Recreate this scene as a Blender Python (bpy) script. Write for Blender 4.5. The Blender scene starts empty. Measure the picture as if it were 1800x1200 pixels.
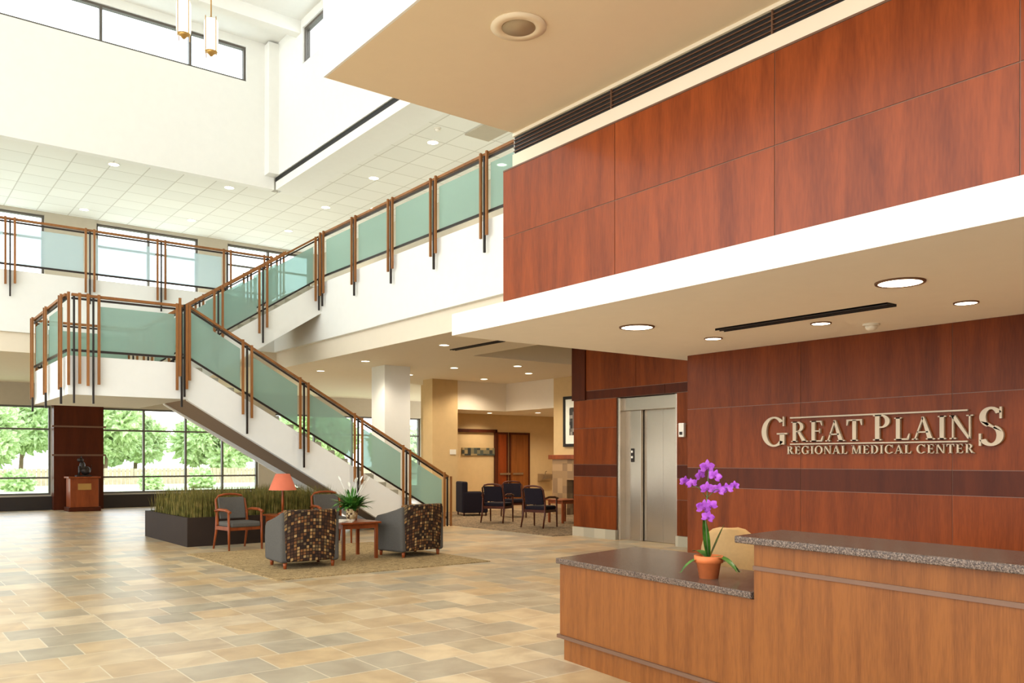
import bpy, bmesh, math, random
from mathutils import Vector, Matrix, noise
R = random.Random(7)
SC = bpy.context.scene
COL = SC.collection
try:
    SC.view_settings.view_transform = 'Standard'
except Exception:
    pass

# ---------------------------------------------------------------- materials
def lin(c):
    out = []
    for v in c[:3]:
        v = v/255.0
        out.append(v/12.92 if v <= 0.04045 else ((v+0.055)/1.055)**2.4)
    return (out[0], out[1], out[2], 1.0)

def newmat(name):
    m = bpy.data.materials.new(name); m.use_nodes = True
    nt = m.node_tree
    b = nt.nodes['Principled BSDF']
    return m, nt, b

def N(nt, t, **kw):
    n = nt.nodes.new(t)
    for k, v in kw.items():
        setattr(n, k, v)
    return n

def objcoord(nt, scale=(1,1,1)):
    tc = N(nt, 'ShaderNodeTexCoord'); mp = N(nt, 'ShaderNodeMapping')
    mp.inputs['Scale'].default_value = scale
    nt.links.new(tc.outputs['Object'], mp.inputs['Vector'])
    return mp

def plain(name, c, rough=0.6, metal=0.0, var=0.04, nscale=6.0, bump=0.0, spec=0.5):
    m, nt, b = newmat(name)
    mp = objcoord(nt)
    nz = N(nt, 'ShaderNodeTexNoise'); nz.inputs['Scale'].default_value = nscale; nz.inputs['Detail'].default_value = 4
    nt.links.new(mp.outputs[0], nz.inputs['Vector'])
    rp = N(nt, 'ShaderNodeValToRGB')
    l = lin(c)
    rp.color_ramp.elements[0].position = 0.3; rp.color_ramp.elements[1].position = 0.7
    rp.color_ramp.elements[0].color = tuple(min(1, v*(1-var)) for v in l[:3])+(1,)
    rp.color_ramp.elements[1].color = tuple(min(1, v*(1+var)) for v in l[:3])+(1,)
    nt.links.new(nz.outputs[0], rp.inputs[0]); nt.links.new(rp.outputs[0], b.inputs['Base Color'])
    b.inputs['Roughness'].default_value = rough; b.inputs['Metallic'].default_value = metal
    b.inputs['Specular IOR Level'].default_value = spec
    return m

def wood(name, dark, light, rough=0.35, scale=(6,6,0.7), island=0.25, spec=0.25, fine=0.45):
    m, nt, b = newmat(name)
    mp = objcoord(nt, scale)
    gi = N(nt, 'ShaderNodeNewGeometry')
    va = N(nt, 'ShaderNodeVectorMath', operation='ADD')
    ml = N(nt, 'ShaderNodeMath', operation='MULTIPLY'); ml.inputs[1].default_value = 37.0
    nt.links.new(gi.outputs['Random Per Island'], ml.inputs[0])
    nt.links.new(mp.outputs[0], va.inputs[0]); nt.links.new(ml.outputs[0], va.inputs[1])
    nz = N(nt, 'ShaderNodeTexNoise'); nz.inputs['Scale'].default_value = 1.0; nz.inputs['Detail'].default_value = 5; nz.inputs['Distortion'].default_value = 0.7
    n2 = N(nt, 'ShaderNodeTexNoise'); n2.inputs['Scale'].default_value = 12.0; n2.inputs['Detail'].default_value = 5
    nt.links.new(va.outputs[0], nz.inputs['Vector']); nt.links.new(va.outputs[0], n2.inputs['Vector'])
    mx = N(nt, 'ShaderNodeMath', operation='MULTIPLY_ADD'); mx.inputs[1].default_value = fine
    nt.links.new(n2.outputs[0], mx.inputs[0]); nt.links.new(nz.outputs[0], mx.inputs[2])
    rp = N(nt, 'ShaderNodeValToRGB')
    rp.color_ramp.elements[0].position = 0.38; rp.color_ramp.elements[1].position = 1.0
    rp.color_ramp.elements[0].color = lin(dark); rp.color_ramp.elements[1].color = lin(light)
    nt.links.new(mx.outputs[0], rp.inputs[0])
    hs = N(nt, 'ShaderNodeHueSaturation')
    mr = N(nt, 'ShaderNodeMapRange'); mr.inputs['To Min'].default_value = 1-island; mr.inputs['To Max'].default_value = 1+island
    nt.links.new(gi.outputs['Random Per Island'], mr.inputs[0]); nt.links.new(mr.outputs[0], hs.inputs['Value'])
    nt.links.new(rp.outputs[0], hs.inputs['Color']); nt.links.new(hs.outputs[0], b.inputs['Base Color'])
    b.inputs['Roughness'].default_value = rough; b.inputs['Specular IOR Level'].default_value = spec
    return m

def emit(name, c, s):
    m, nt, b = newmat(name)
    b.inputs['Base Color'].default_value = lin(c)
    b.inputs['Emission Color'].default_value = lin(c); b.inputs['Emission Strength'].default_value = s
    return m

def multi(nt, fac, cols, target, const=True):
    rp = N(nt, 'ShaderNodeValToRGB')
    cr = rp.color_ramp
    if const: cr.interpolation = 'CONSTANT'
    n = len(cols)
    cr.elements[0].position = 0; cr.elements[0].color = lin(cols[0])
    cr.elements[1].position = (n-1)/n if const else 1.0; cr.elements[1].color = lin(cols[-1])
    for i in range(1, n-1):
        e = cr.elements.new(i/n if const else i/(n-1)); e.color = lin(cols[i])
    nt.links.new(fac, rp.inputs[0])
    if target is not None: nt.links.new(rp.outputs[0], target)
    return rp

def floor_mat():
    m, nt, b = newmat('slate_floor_tiles')
    mp = objcoord(nt)
    br = N(nt, 'ShaderNodeTexBrick'); br.offset = 0.5; br.squash = 0.66; br.squash_frequency = 2
    br.inputs['Color1'].default_value = (0,0,0,1); br.inputs['Color2'].default_value = (1,1,1,1)
    br.inputs['Scale'].default_value = 1; br.inputs['Mortar Size'].default_value = 0.005
    br.inputs['Brick Width'].default_value = 0.6; br.inputs['Row Height'].default_value = 0.45
    nt.links.new(mp.outputs[0], br.inputs['Vector'])
    rp = multi(nt, br.outputs['Color'], [(196,174,140),(212,188,148),(184,170,144),(218,194,154),(206,178,134),(190,174,144),(212,182,136),(178,166,140),(220,198,160)], None)
    nz = N(nt, 'ShaderNodeTexNoise'); nz.inputs['Scale'].default_value = 3; nz.inputs['Detail'].default_value = 8; nz.inputs['Distortion'].default_value = 0.5
    nt.links.new(mp.outputs[0], nz.inputs['Vector'])
    r2 = N(nt, 'ShaderNodeValToRGB')
    r2.color_ramp.elements[0].color = lin((226,220,216)); r2.color_ramp.elements[0].position = 0.35
    r2.color_ramp.elements[1].color = (1,1,1,1); r2.color_ramp.elements[1].position = 0.65
    nt.links.new(nz.outputs[0], r2.inputs[0])
    mx = N(nt, 'ShaderNodeMix', data_type='RGBA', blend_type='MULTIPLY'); mx.inputs[0].default_value = 1
    nt.links.new(rp.outputs[0], mx.inputs[6]); nt.links.new(r2.outputs[0], mx.inputs[7])
    m2 = N(nt, 'ShaderNodeMix', data_type='RGBA')
    nt.links.new(br.outputs['Fac'], m2.inputs[0]); nt.links.new(mx.outputs[2], m2.inputs[6]); m2.inputs[7].default_value = lin((216,202,174))
    nt.links.new(m2.outputs[2], b.inputs['Base Color'])
    b.inputs['Roughness'].default_value = 0.3; b.inputs['Specular IOR Level'].default_value = 0.5
    return m

def act_mat():
    m, nt, b = newmat('acoustic_ceiling_tile')
    mp = objcoord(nt)
    br = N(nt, 'ShaderNodeTexBrick'); br.offset = 0.0; br.squash = 1.0
    br.inputs['Color1'].default_value = lin((230,230,222)); br.inputs['Color2'].default_value = lin((236,236,228))
    br.inputs['Mortar'].default_value = lin((200,198,186))
    br.inputs['Scale'].default_value = 1; br.inputs['Mortar Size'].default_value = 0.013
    br.inputs['Brick Width'].default_value = 0.76; br.inputs['Row Height'].default_value = 0.76
    nt.links.new(mp.outputs[0], br.inputs['Vector']); nt.links.new(br.outputs['Color'], b.inputs['Base Color'])
    b.inputs['Roughness'].default_value = 0.9
    return m

def mosaic_mat(name, cell, cols, rough=0.8, off=0.013):
    m, nt, b = newmat(name)
    mp = objcoord(nt, (1/cell, 1/cell, 1/cell))
    ad = N(nt, 'ShaderNodeVectorMath', operation='ADD'); ad.inputs[1].default_value = (off*10, off*7, off*5)
    nt.links.new(mp.outputs[0], ad.inputs[0])
    fl = N(nt, 'ShaderNodeVectorMath', operation='FLOOR'); nt.links.new(ad.outputs[0], fl.inputs[0])
    wn = N(nt, 'ShaderNodeTexWhiteNoise'); nt.links.new(fl.outputs[0], wn.inputs[0])
    multi(nt, wn.outputs[0], cols, b.inputs['Base Color'])
    b.inputs['Roughness'].default_value = rough
    return m

def upholstery_mosaic():
    m, nt, b = newmat('patterned_upholstery')
    mp = objcoord(nt)
    sp = N(nt, 'ShaderNodeSeparateXYZ'); nt.links.new(mp.outputs[0], sp.inputs[0])
    sm = N(nt, 'ShaderNodeMath', operation='ADD'); nt.links.new(sp.outputs[1], sm.inputs[0]); nt.links.new(sp.outputs[2], sm.inputs[1])
    cb = N(nt, 'ShaderNodeCombineXYZ'); nt.links.new(sp.outputs[0], cb.inputs[0]); nt.links.new(sm.outputs[0], cb.inputs[1])
    br = N(nt, 'ShaderNodeTexBrick'); br.offset = 0.0
    br.inputs['Color1'].default_value = (0,0,0,1); br.inputs['Color2'].default_value = (1,1,1,1)
    br.inputs['Scale'].default_value = 1; br.inputs['Mortar Size'].default_value = 0.005; br.inputs['Brick Width'].default_value = 0.042; br.inputs['Row Height'].default_value = 0.042
    nt.links.new(cb.outputs[0], br.inputs['Vector'])
    rp = multi(nt, br.outputs['Color'], [(52,36,28),(140,102,58),(92,60,36),(74,50,36),(172,138,90),(62,42,30),(108,88,60),(44,32,26),(122,80,46)], None)
    m2 = N(nt, 'ShaderNodeMix', data_type='RGBA')
    nt.links.new(br.outputs['Fac'], m2.inputs[0]); nt.links.new(rp.outputs[0], m2.inputs[6]); m2.inputs[7].default_value = lin((38,28,22))
    nt.links.new(m2.outputs[2], b.inputs['Base Color']); b.inputs['Roughness'].default_value = 0.85; b.inputs['Specular IOR Level'].default_value = 0.2
    return m

def granite_mat():
    m, nt, b = newmat('speckled_granite')
    mp = objcoord(nt)
    vo = N(nt, 'ShaderNodeTexVoronoi'); vo.inputs['Scale'].default_value = 190
    nt.links.new(mp.outputs[0], vo.inputs['Vector'])
    sp = N(nt, 'ShaderNodeSeparateColor'); nt.links.new(vo.outputs['Color'], sp.inputs[0])
    multi(nt, sp.outputs[0], [(90,74,64),(110,92,80),(66,54,48),(128,108,94),(98,80,68),(78,62,52)], b.inputs['Base Color'])
    b.inputs['Roughness'].default_value = 0.2; b.inputs['Specular IOR Level'].default_value = 0.35
    return m

def carpet_mat(name, a, bcol, sc):
    m, nt, b = newmat(name)
    mp = objcoord(nt)
    nz = N(nt, 'ShaderNodeTexNoise'); nz.inputs['Scale'].default_value = sc; nz.inputs['Detail'].default_value = 1; nz.inputs['Distortion'].default_value = 2.5
    nt.links.new(mp.outputs[0], nz.inputs['Vector'])
    mid = tuple((x+y)/2 for x, y in zip(a, bcol))
    rp = multi(nt, nz.outputs[0], [a, bcol, mid, a, bcol], b.inputs['Base Color'])
    for e, p in zip(rp.color_ramp.elements, (0, 0.42, 0.48, 0.53, 0.6)): e.position = p
    b.inputs['Roughness'].default_value = 0.95; b.inputs['Specular IOR Level'].default_value = 0.1
    return m

def frosted_mat(name='frosted_green_glass', trc=(215,238,236), dic=(166,180,166), tlc=(206,234,228), trf=0.4):
    m, nt, b = newmat(name)
    nt.nodes.remove(b)
    out = nt.nodes['Material Output']
    tr = N(nt, 'ShaderNodeBsdfTransparent'); tr.inputs[0].default_value = lin(trc)
    di = N(nt, 'ShaderNodeBsdfDiffuse'); di.inputs[0].default_value = lin(dic)
    tl = N(nt, 'ShaderNodeBsdfTranslucent'); tl.inputs[0].default_value = lin(tlc)
    gl = N(nt, 'ShaderNodeBsdfGlossy'); gl.inputs['Roughness'].default_value = 0.15
    a = N(nt, 'ShaderNodeMixShader'); a.inputs[0].default_value = 0.5
    nt.links.new(di.outputs[0], a.inputs[1]); nt.links.new(tl.outputs[0], a.inputs[2])
    c = N(nt, 'ShaderNodeMixShader'); c.inputs[0].default_value = trf
    nt.links.new(a.outputs[0], c.inputs[1]); nt.links.new(tr.outputs[0], c.inputs[2])
    d = N(nt, 'ShaderNodeMixShader'); d.inputs[0].default_value = 0.05
    nt.links.new(c.outputs[0], d.inputs[1]); nt.links.new(gl.outputs[0], d.inputs[2])
    nt.links.new(d.outputs[0], out.inputs[0])
    return m

def clear_mat():
    m, nt, b = newmat('clear_window_glass')
    nt.nodes.remove(b)
    out = nt.nodes['Material Output']
    tr = N(nt, 'ShaderNodeBsdfTransparent'); tr.inputs[0].default_value = (0.97,0.98,0.98,1)
    gl = N(nt, 'ShaderNodeBsdfGlossy'); gl.inputs['Roughness'].default_value = 0.02
    d = N(nt, 'ShaderNodeMixShader'); d.inputs[0].default_value = 0.04
    nt.links.new(tr.outputs[0], d.inputs[1]); nt.links.new(gl.outputs[0], d.inputs[2])
    nt.links.new(d.outputs[0], out.inputs[0])
    return m

def foliage_mat(name, cols, sc=6):
    m, nt, b = newmat(name)
    mp = objcoord(nt)
    nz = N(nt, 'ShaderNodeTexNoise'); nz.inputs['Scale'].default_value = sc; nz.inputs['Detail'].default_value = 8
    nt.links.new(mp.outputs[0], nz.inputs['Vector'])
    rp = multi(nt, nz.outputs[0], cols, b.inputs['Base Color'], const=False)
    n = len(cols)
    for i, e in enumerate(rp.color_ramp.elements): e.position = 0.3+0.4*i/(n-1)
    b.inputs['Roughness'].default_value = 0.8; b.inputs['Specular IOR Level'].default_value = 0.2
    return m

M_WHITE = plain('white_plaster', (236,236,230), 0.85, var=0.01)
M_CREAM = plain('cream_plaster', (230,218,196), 0.85, var=0.01)
M_SOFF = plain('soffit_plaster', (240,234,224), 0.85, var=0.01)
M_BOX = plain('bounce_tinted_plaster', (232,214,184), 0.85, var=0.01)  # warm light bounced off wood and floor is put into this colour
M_TAN = plain('tan_wall_paint', (204,174,124), 0.85, var=0.03)
M_GREY = plain('grey_beige_paint', (182,172,152), 0.85, var=0.02)
M_UNDER = plain('stair_underside_shade', (136,114,92), 0.85, var=0.02)  # grey-brown carries the shade beneath the flights in its colour
M_CH = wood('cherry_panel', (98,40,14), (152,72,30), 0.28, island=0.07)
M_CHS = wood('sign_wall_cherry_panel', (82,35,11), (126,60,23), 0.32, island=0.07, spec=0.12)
M_CHD = wood('dark_cherry_panel', (60,24,11), (82,36,16), 0.34, island=0.05, spec=0.12)
M_DESK = wood('desk_cherry', (96,50,19), (138,82,36), 0.35, (14,14,1.0), island=0.02, fine=0.7)
M_RAILW = wood('rail_wood', (124,76,38), (164,110,60), 0.4)
M_FURN = wood('furniture_wood', (108,48,20), (150,76,36), 0.3)
M_FURND = wood('dark_furniture_wood', (56,24,13), (84,38,20), 0.3)
M_DARK = plain('dark_bronze_metal', (40,31,26), 0.4, 0.3, var=0.05)
M_FRAME = plain('window_frame_metal', (92,86,78), 0.5, 0.1)
M_SEAM = plain('seam_trim_metal', (112,80,60), 0.4, 0.2)
M_STEEL = plain('brushed_steel', (186,174,158), 0.27, 0.92, var=0.08, nscale=1.5)
M_BLACK = plain('black_slot', (14,12,11), 0.6)
M_FLOOR = floor_mat()
M_ACT = act_mat()
M_GRAN = granite_mat()
M_FROST = frosted_mat()
M_FROSTLIT = frosted_mat('backlight_tinted_frosted_glass', (236,246,250), (196,214,216), (226,242,246), 0.5)  # same railing glass, backlight from the far windows put into its colour
M_GLASS = clear_mat()
M_RUG = carpet_mat('rug_weave', (176,150,108), (140,118,84), 5.0)
M_CARPET = carpet_mat('carpet_weave', (146,124,96), (104,88,68), 3.0)
M_STONEB = mosaic_mat('stone_base_tile', 0.3, [(176,164,140),(190,176,150),(160,150,128)], 0.4)
M_FIRE = mosaic_mat('fireplace_stone', 0.2, [(150,118,80),(168,134,94),(136,106,74)], 0.6)
M_MOSAIC = upholstery_mosaic()
M_GFAB = plain('grey_upholstery', (88,84,78), 0.9, var=0.08, nscale=60, spec=0.2)
M_NAVY = plain('navy_upholstery', (28,22,30), 0.9, var=0.15, nscale=50, spec=0.2)
M_BEIGE = plain('beige_upholstery', (172,136,86), 0.8, var=0.05, nscale=40)
M_TERRA = plain('terracotta', (216,116,60), 0.7, var=0.06, nscale=20)
M_SHADE = plain('coral_lampshade', (206,108,78), 0.8)
M_BRONZE = plain('planter_bronze', (46,34,26), 0.7, 0.0, var=0.1, nscale=4, spec=0.2)
M_SOIL = plain('soil', (50,38,28), 0.95, var=0.3, nscale=40)
M_LAMP = emit('downlight_glow', (255,240,210), 10.0)
M_PEND = emit('pendant_glass', (252,240,212), 1.5)
M_GOLD = plain('brass', (190,150,84), 0.3, 0.6)
M_SIGN = plain('champagne_metal_letters', (172,158,136), 0.45, 0.15, var=0.03)
M_WPLAS = plain('white_plastic', (228,222,208), 0.5)
M_LEAF = foliage_mat('glossy_leaf', [(34,74,26),(66,116,40),(100,150,62)], 14)
M_LEAF.node_tree.nodes['Principled BSDF'].inputs['Roughness'].default_value = 0.35
M_GRASS = foliage_mat('ornamental_grass', [(66,68,26),(106,98,44),(142,122,68)], 9)
M_TREE = foliage_mat('tree_foliage', [(126,152,94),(172,194,136),(208,222,176)], 7)  # leaf colours paled to imitate overexposed daylight
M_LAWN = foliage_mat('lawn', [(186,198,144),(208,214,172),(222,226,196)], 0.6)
M_BARK = plain('bark', (116,96,74), 0.9, var=0.2)
M_PURPLE = foliage_mat('orchid_petal', [(136,54,160),(172,84,194),(194,112,212)], 30)
M_PURD = plain('orchid_throat', (120,30,120), 0.6)
M_WFLOWER = plain('white_flower', (240,240,226), 0.6)
M_PAPER = plain('magazine_paper', (220,208,190), 0.5, var=0.3, nscale=15)

# ---------------------------------------------------------------- mesh builder
class MB:
    def __init__(s):
        s.bm = bmesh.new(); s.mi = 0; s.M = Matrix.Identity(4)
    def v(s, p): return s.bm.verts.new(s.M @ Vector(p))
    def f(s, vs, smooth=False):
        try:
            fa = s.bm.faces.new(vs); fa.material_index = s.mi; fa.smooth = smooth; return fa
        except ValueError:
            return None
    def box(s, x0,x1,y0,y1,z0,z1):
        p = [(x0,y0,z0),(x1,y0,z0),(x1,y1,z0),(x0,y1,z0),(x0,y0,z1),(x1,y0,z1),(x1,y1,z1),(x0,y1,z1)]
        v = [s.v(q) for q in p]
        for q in [(3,2,1,0),(4,5,6,7),(0,1,5,4),(1,2,6,5),(2,3,7,6),(3,0,4,7)]:
            s.f([v[i] for i in q])
        return s
    def prism(s, pts, ext):
        ext = Vector(ext)
        a = [s.v(p) for p in pts]; b = [s.v(Vector(p)+ext) for p in pts]
        n = len(pts)
        s.f(a[::-1]); s.f(b)
        for i in range(n):
            j = (i+1) % n
            s.f([a[i], a[j], b[j], b[i]])
        return s
    def lathe(s, prof, c=(0,0,0), seg=24, smooth=True, cap=True):
        rings = []
        for r, z in prof:
            rings.append([s.v((c[0]+r*math.cos(2*math.pi*i/seg), c[1]+r*math.sin(2*math.pi*i/seg), c[2]+z)) for i in range(seg)])
        for k in range(len(rings)-1):
            for i in range(seg):
                j = (i+1) % seg
                s.f([rings[k][i], rings[k][j], rings[k+1][j], rings[k+1][i]], smooth)
        if cap:
            s.f(rings[0][::-1]); s.f(rings[-1])
        return s
    def tube(s, pts, r, seg=8, smooth=True):
        pts = [Vector(p) for p in pts]; n = len(pts)
        rr = r if isinstance(r, (list, tuple)) else [r]*n
        rings = []
        for i, p in enumerate(pts):
            t = (pts[min(i+1, n-1)]-pts[max(i-1, 0)]).normalized()
            up = Vector((0,0,1)) if abs(t.z) < 0.95 else Vector((1,0,0))
            a = t.cross(up).normalized(); b = t.cross(a).normalized()
            rings.append([s.v(p+(a*math.cos(2*math.pi*k/seg)+b*math.sin(2*math.pi*k/seg))*rr[i]) for k in range(seg)])
        for k in range(n-1):
            for i in range(seg):
                j = (i+1) % seg
                s.f([rings[k][i], rings[k][j], rings[k+1][j], rings[k+1][i]], smooth)
        s.f(rings[0][::-1]); s.f(rings[-1])
        return s
    def bar(s, p0, p1, w, h, side):
        p0 = Vector(p0); p1 = Vector(p1); sd = Vector(side)*w/2; up = Vector((0,0,h/2))
        a = [s.v(p0+q) for q in (-sd-up, sd-up, sd+up, -sd+up)]
        b = [s.v(p1+q) for q in (-sd-up, sd-up, sd+up, -sd+up)]
        s.f(a[::-1]); s.f(b)
        for i in range(4):
            j = (i+1) % 4
            s.f([a[i], a[j], b[j], b[i]])
        return s
    def leaf(s, base, direc, length, width, droop=0.3, n=6, roll=0.0, zmin=None):
        base = Vector(base); d = Vector(direc).normalized()
        side = d.cross(Vector((0,0,1)))
        if side.length < 0.05: side = Vector((math.cos(roll), math.sin(roll), 0))
        side.normalize()
        prev = None; p = base.copy(); st = length/n
        for i in range(n+1):
            t = i/n
            w = width*math.sin(math.pi*min(1, 0.12+0.88*t))**0.8*0.5 if t < 1 else 0.0005
            nn = side.cross(d).normalized()
            l = s.v(p-side*w); c = s.v(p-nn*w*0.25); r = s.v(p+side*w)
            if prev:
                s.f([prev[0], prev[1], c, l], True); s.f([prev[1], prev[2], r, c], True)
            prev = (l, c, r)
            d = (d+Vector((0,0,-droop/n*2))).normalized()
            p = p+d*st
            if zmin is not None and p.z < zmin: p.z = zmin
        return s
    def blob(s, c, r, sub=3, amp=0.25, freq=1.5, sq=(1,1,1)):
        ret = bmesh.ops.create_icosphere(s.bm, subdivisions=sub, radius=1.0)
        off = Vector((R.random()*50, R.random()*50, R.random()*50))
        for v in ret['verts']:
            n = v.co.normalized()
            k = 1+amp*noise.noise(n*freq+off)+amp*0.6*noise.noise(n*freq*3+off)
            v.co = s.M @ (Vector(c)+Vector((n.x*r*sq[0]*k, n.y*r*sq[1]*k, n.z*r*sq[2]*k)))
            for f in v.link_faces:
                f.material_index = s.mi
        return s
    def done(s, name, mats, parent=None, bevel=0.0, kind=None, recentre=True, fixn=True):
        if fixn: bmesh.ops.recalc_face_normals(s.bm, faces=s.bm.faces[:])
        me = bpy.data.meshes.new(name); s.bm.to_mesh(me); s.bm.free()
        if not isinstance(mats, (list, tuple)): mats = [mats]
        for m in mats: me.materials.append(m)
        o = bpy.data.objects.new(name, me); COL.objects.link(o)
        if bevel > 0:
            bv = o.modifiers.new('bevel', 'BEVEL'); bv.width = bevel; bv.segments = 3; bv.limit_method = 'ANGLE'; bv.angle_limit = math.radians(40)
            for p in me.polygons: p.use_smooth = True
            wn = o.modifiers.new('wn', 'WEIGHTED_NORMAL')
        if parent is not None:
            o.parent = parent; o.matrix_parent_inverse = Matrix.Translation(-parent.location)
        elif recentre and kind != 'structure':
            xs = [v.co for v in me.vertices]
            mn = Vector((min(c.x for c in xs), min(c.y for c in xs), min(c.z for c in xs)))
            mx = Vector((max(c.x for c in xs), max(c.y for c in xs), max(c.z for c in xs)))
            q = Vector(((mn.x+mx.x)/2, (mn.y+mx.y)/2, mn.z))
            me.transform(Matrix.Translation(-q)); o.location = q
        if kind: o['kind'] = kind
        return o

def empty(name, loc, label, cat, group=None):
    e = bpy.data.objects.new(name, None); e.empty_display_size = 0.2
    COL.objects.link(e); e.location = loc
    tag(e, label, cat, group)
    return e
def tag(o, label, cat, group=None):
    o['label'] = label; o['category'] = cat
    if group: o['group'] = group
    return o
def copy_tree(root, loc, rz=0.0, label=None):
    c = root.copy(); COL.objects.link(c); c.location = loc; c.rotation_euler = (0,0,rz)
    if label: c['label'] = label
    def rec(src, dst):
        for k in src.children:
            n = k.copy(); COL.objects.link(n); n.parent = dst; n.matrix_parent_inverse = k.matrix_parent_inverse.copy()
            rec(k, n)
    rec(root, c)
    return c
def S(name, boxes, mats, label=None):
    mb = MB()
    for b in boxes:
        if len(b) == 7: mb.mi = b[6]
        mb.box(*b[:6])
    o = mb.done(name, mats, kind='structure')
    o['label'] = label or name.replace('_', ' ')
    return o

# ================================================================= SHELL
S('floor', [(-14,19.8,-6,28.8,-0.2,0)], M_FLOOR, 'multicoloured slate tile lobby floor')
S('floor', [(10.7,15.3,12.65,20.2,0.0,0.012)], M_CARPET, 'patterned brown carpet inset in the lobby floor')
S('floor', [(8.34,19.8,-6,28.5,4.3,5.36),(-14,8.34,20.54,28.5,4.3,5.36)], M_WHITE, 'white upper storey floor slab')
S('trim_7', [(8.2,8.34,6.7,20.4,4.16,5.44),(-14,8.34,20.4,20.54,4.16,5.44)], M_WHITE, 'white balcony edge fascia')
X0,X1,Y0,Y1 = 10.6,14.6,12.6,15.2
for b_ in [(8.3,X0,6.7,20.5,3.75,4.29),(X1,19.8,6.7,20.5,3.75,4.29),(X0,X1,Y1,20.5,3.75,4.29),(X0,X1,6.7,Y0,3.75,4.29),(-14,19.8,20.5,28.5,3.75,4.29)]:
    S('ceiling', [b_], M_CREAM, 'cream ceiling beneath the balcony')
sill,head = 0.44,3.09
YU=26.0
lo = [(-9.0,4.56),(5.91,10.9),(11.5,17.4)]
up = [(-3.2,4.0),(5.29,8.1),(8.97,11.7)]
bx = [(-14,19.8,28.5,28.8,0,sill),(-14,19.8,28.5,28.8,head,5.36)]
ed = [-14]+[v for p in lo for v in p]+[19.8]
for i in range(0, len(ed), 2): bx.append((ed[i],ed[i+1],28.5,28.8,sill,head))
S('wall_north', bx, M_GREY, 'grey beige exterior window wall')
bx = [(-14,13.2,YU,YU+0.25,5.36,5.9),(-14,13.2,YU,YU+0.25,8.12,8.6)]
ed = [-14]+[v for p in up for v in p]+[13.2]
for i in range(0, len(ed), 2): bx.append((ed[i],ed[i+1],YU,YU+0.25,5.9,8.12))
S('wall_upper_north', bx, M_GREY, 'grey beige upper storey window wall')
S('wall_shaft_north', [(-14,8.2,20.4,20.6,8.2,10.7),(-14,8.2,20.4,20.6,11.55,12.0),(7.5,8.2,20.4,20.6,10.7,11.55),(7.95,8.2,20.1,20.4,8.5,11.7)], M_WHITE, 'white upper atrium wall below clerestory windows')
S('wall_shaft_east', [(8.2,8.4,-6,20.6,8.5,10.7),(8.2,8.4,-6,20.6,11.55,12.0),(8.2,8.4,18.7,20.6,10.7,11.55),(8.24,8.4,6.5,20.4,8.2,8.4),(8.2,8.4,9.5,10.1,10.7,11.55)], M_WHITE, 'white upper atrium side wall')
S('trim_1', [(8.23,8.4,6.5,20.4,8.4,8.5)], M_BLACK, 'black linear slot in the atrium bulkhead')
S('ceiling', [(-14,8.4,-6,20.6,11.75,12.0)], M_WHITE, 'white high atrium ceiling')
for i in range(9):
    y = 2+i*2.1
    S('trim_%d' % (20+i), [(-14,8.2,y,y+0.25,11.45,11.75)], M_WHITE, 'white ceiling beam')
S('ceiling', [(-14,12.2,20.6,YU,8.2,8.5)], M_ACT, 'white acoustic tile ceiling grid')
S('ceiling', [(9.0,12.2,6.5,20.6,8.2,8.5)], M_ACT, 'white acoustic tile ceiling grid')
S('ceiling', [(8.4,9.0,6.5,20.6,8.2,8.5)], M_WHITE, 'white plaster ceiling border')
S('wall_east', [(12.0,12.2,-6,YU,5.36,8.5)], M_GREY, 'grey beige upper storey wall')
S('wall_south', [(-14,19.8,-6.2,-6,0,3.0)], M_CREAM, 'cream low wall')

def window(n, x0,x1,z0,z1, y, vx, hz, axis='Y'):
    mb = MB(); t=0.055
    def bb(a0,a1,d0,d1,c0,c1):
        if axis=='Y': mb.box(a0,a1,y+d0,y+d1,c0,c1)
        else: mb.box(y+d0,y+d1,a0,a1,c0,c1)
    bb(x0,x1,0,0.12,z0,z0+t); bb(x0,x1,0,0.12,z1-t,z1)
    for v in [x0, x1-t]+[q-t/2 for q in vx]: bb(v,v+t,0,0.12,z0+t,z1-t)
    for h in hz: bb(x0+t,x1-t,0.02,0.10,h-0.025,h+0.025)
    mb.mi=1
    bb(x0+t,x1-t,0.055,0.065,z0+t,z1-t)
    o = mb.done('window_%d' % n, [M_FRAME, M_GLASS], kind='structure'); o['label']='dark framed window'
    return o
window(1,-9,4.56,sill,head,28.6,[-7,-5,-3,-1,1,2.9],[0.95,2.4])
window(2,5.91,10.9,sill,head,28.6,[7.2,8.5,9.7],[0.95,2.4])
window(3,11.5,17.4,sill,head,28.6,[13,14.5,16],[0.95,2.4])
window(4,-3.2,4.0,5.9,8.12,YU+0.1,[-1.2,0.6,2.3],[7.5])
window(5,5.29,8.1,5.9,8.12,YU+0.1,[6.7],[7.5])
window(6,8.97,11.7,5.9,8.12,YU+0.1,[10.3],[7.5])
window(7,-13.9,7.5,10.7,11.55,20.45,[-12,-10,-8,-6,-4,-2,0,2.1,4.25,6.18],[])
window(8,10.1,18.7,10.7,11.55,8.25,[12,14,16.5],[],'X')
window(9,-5.9,9.5,10.7,11.55,8.25,[-3,0,3,6],[],'X')

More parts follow.
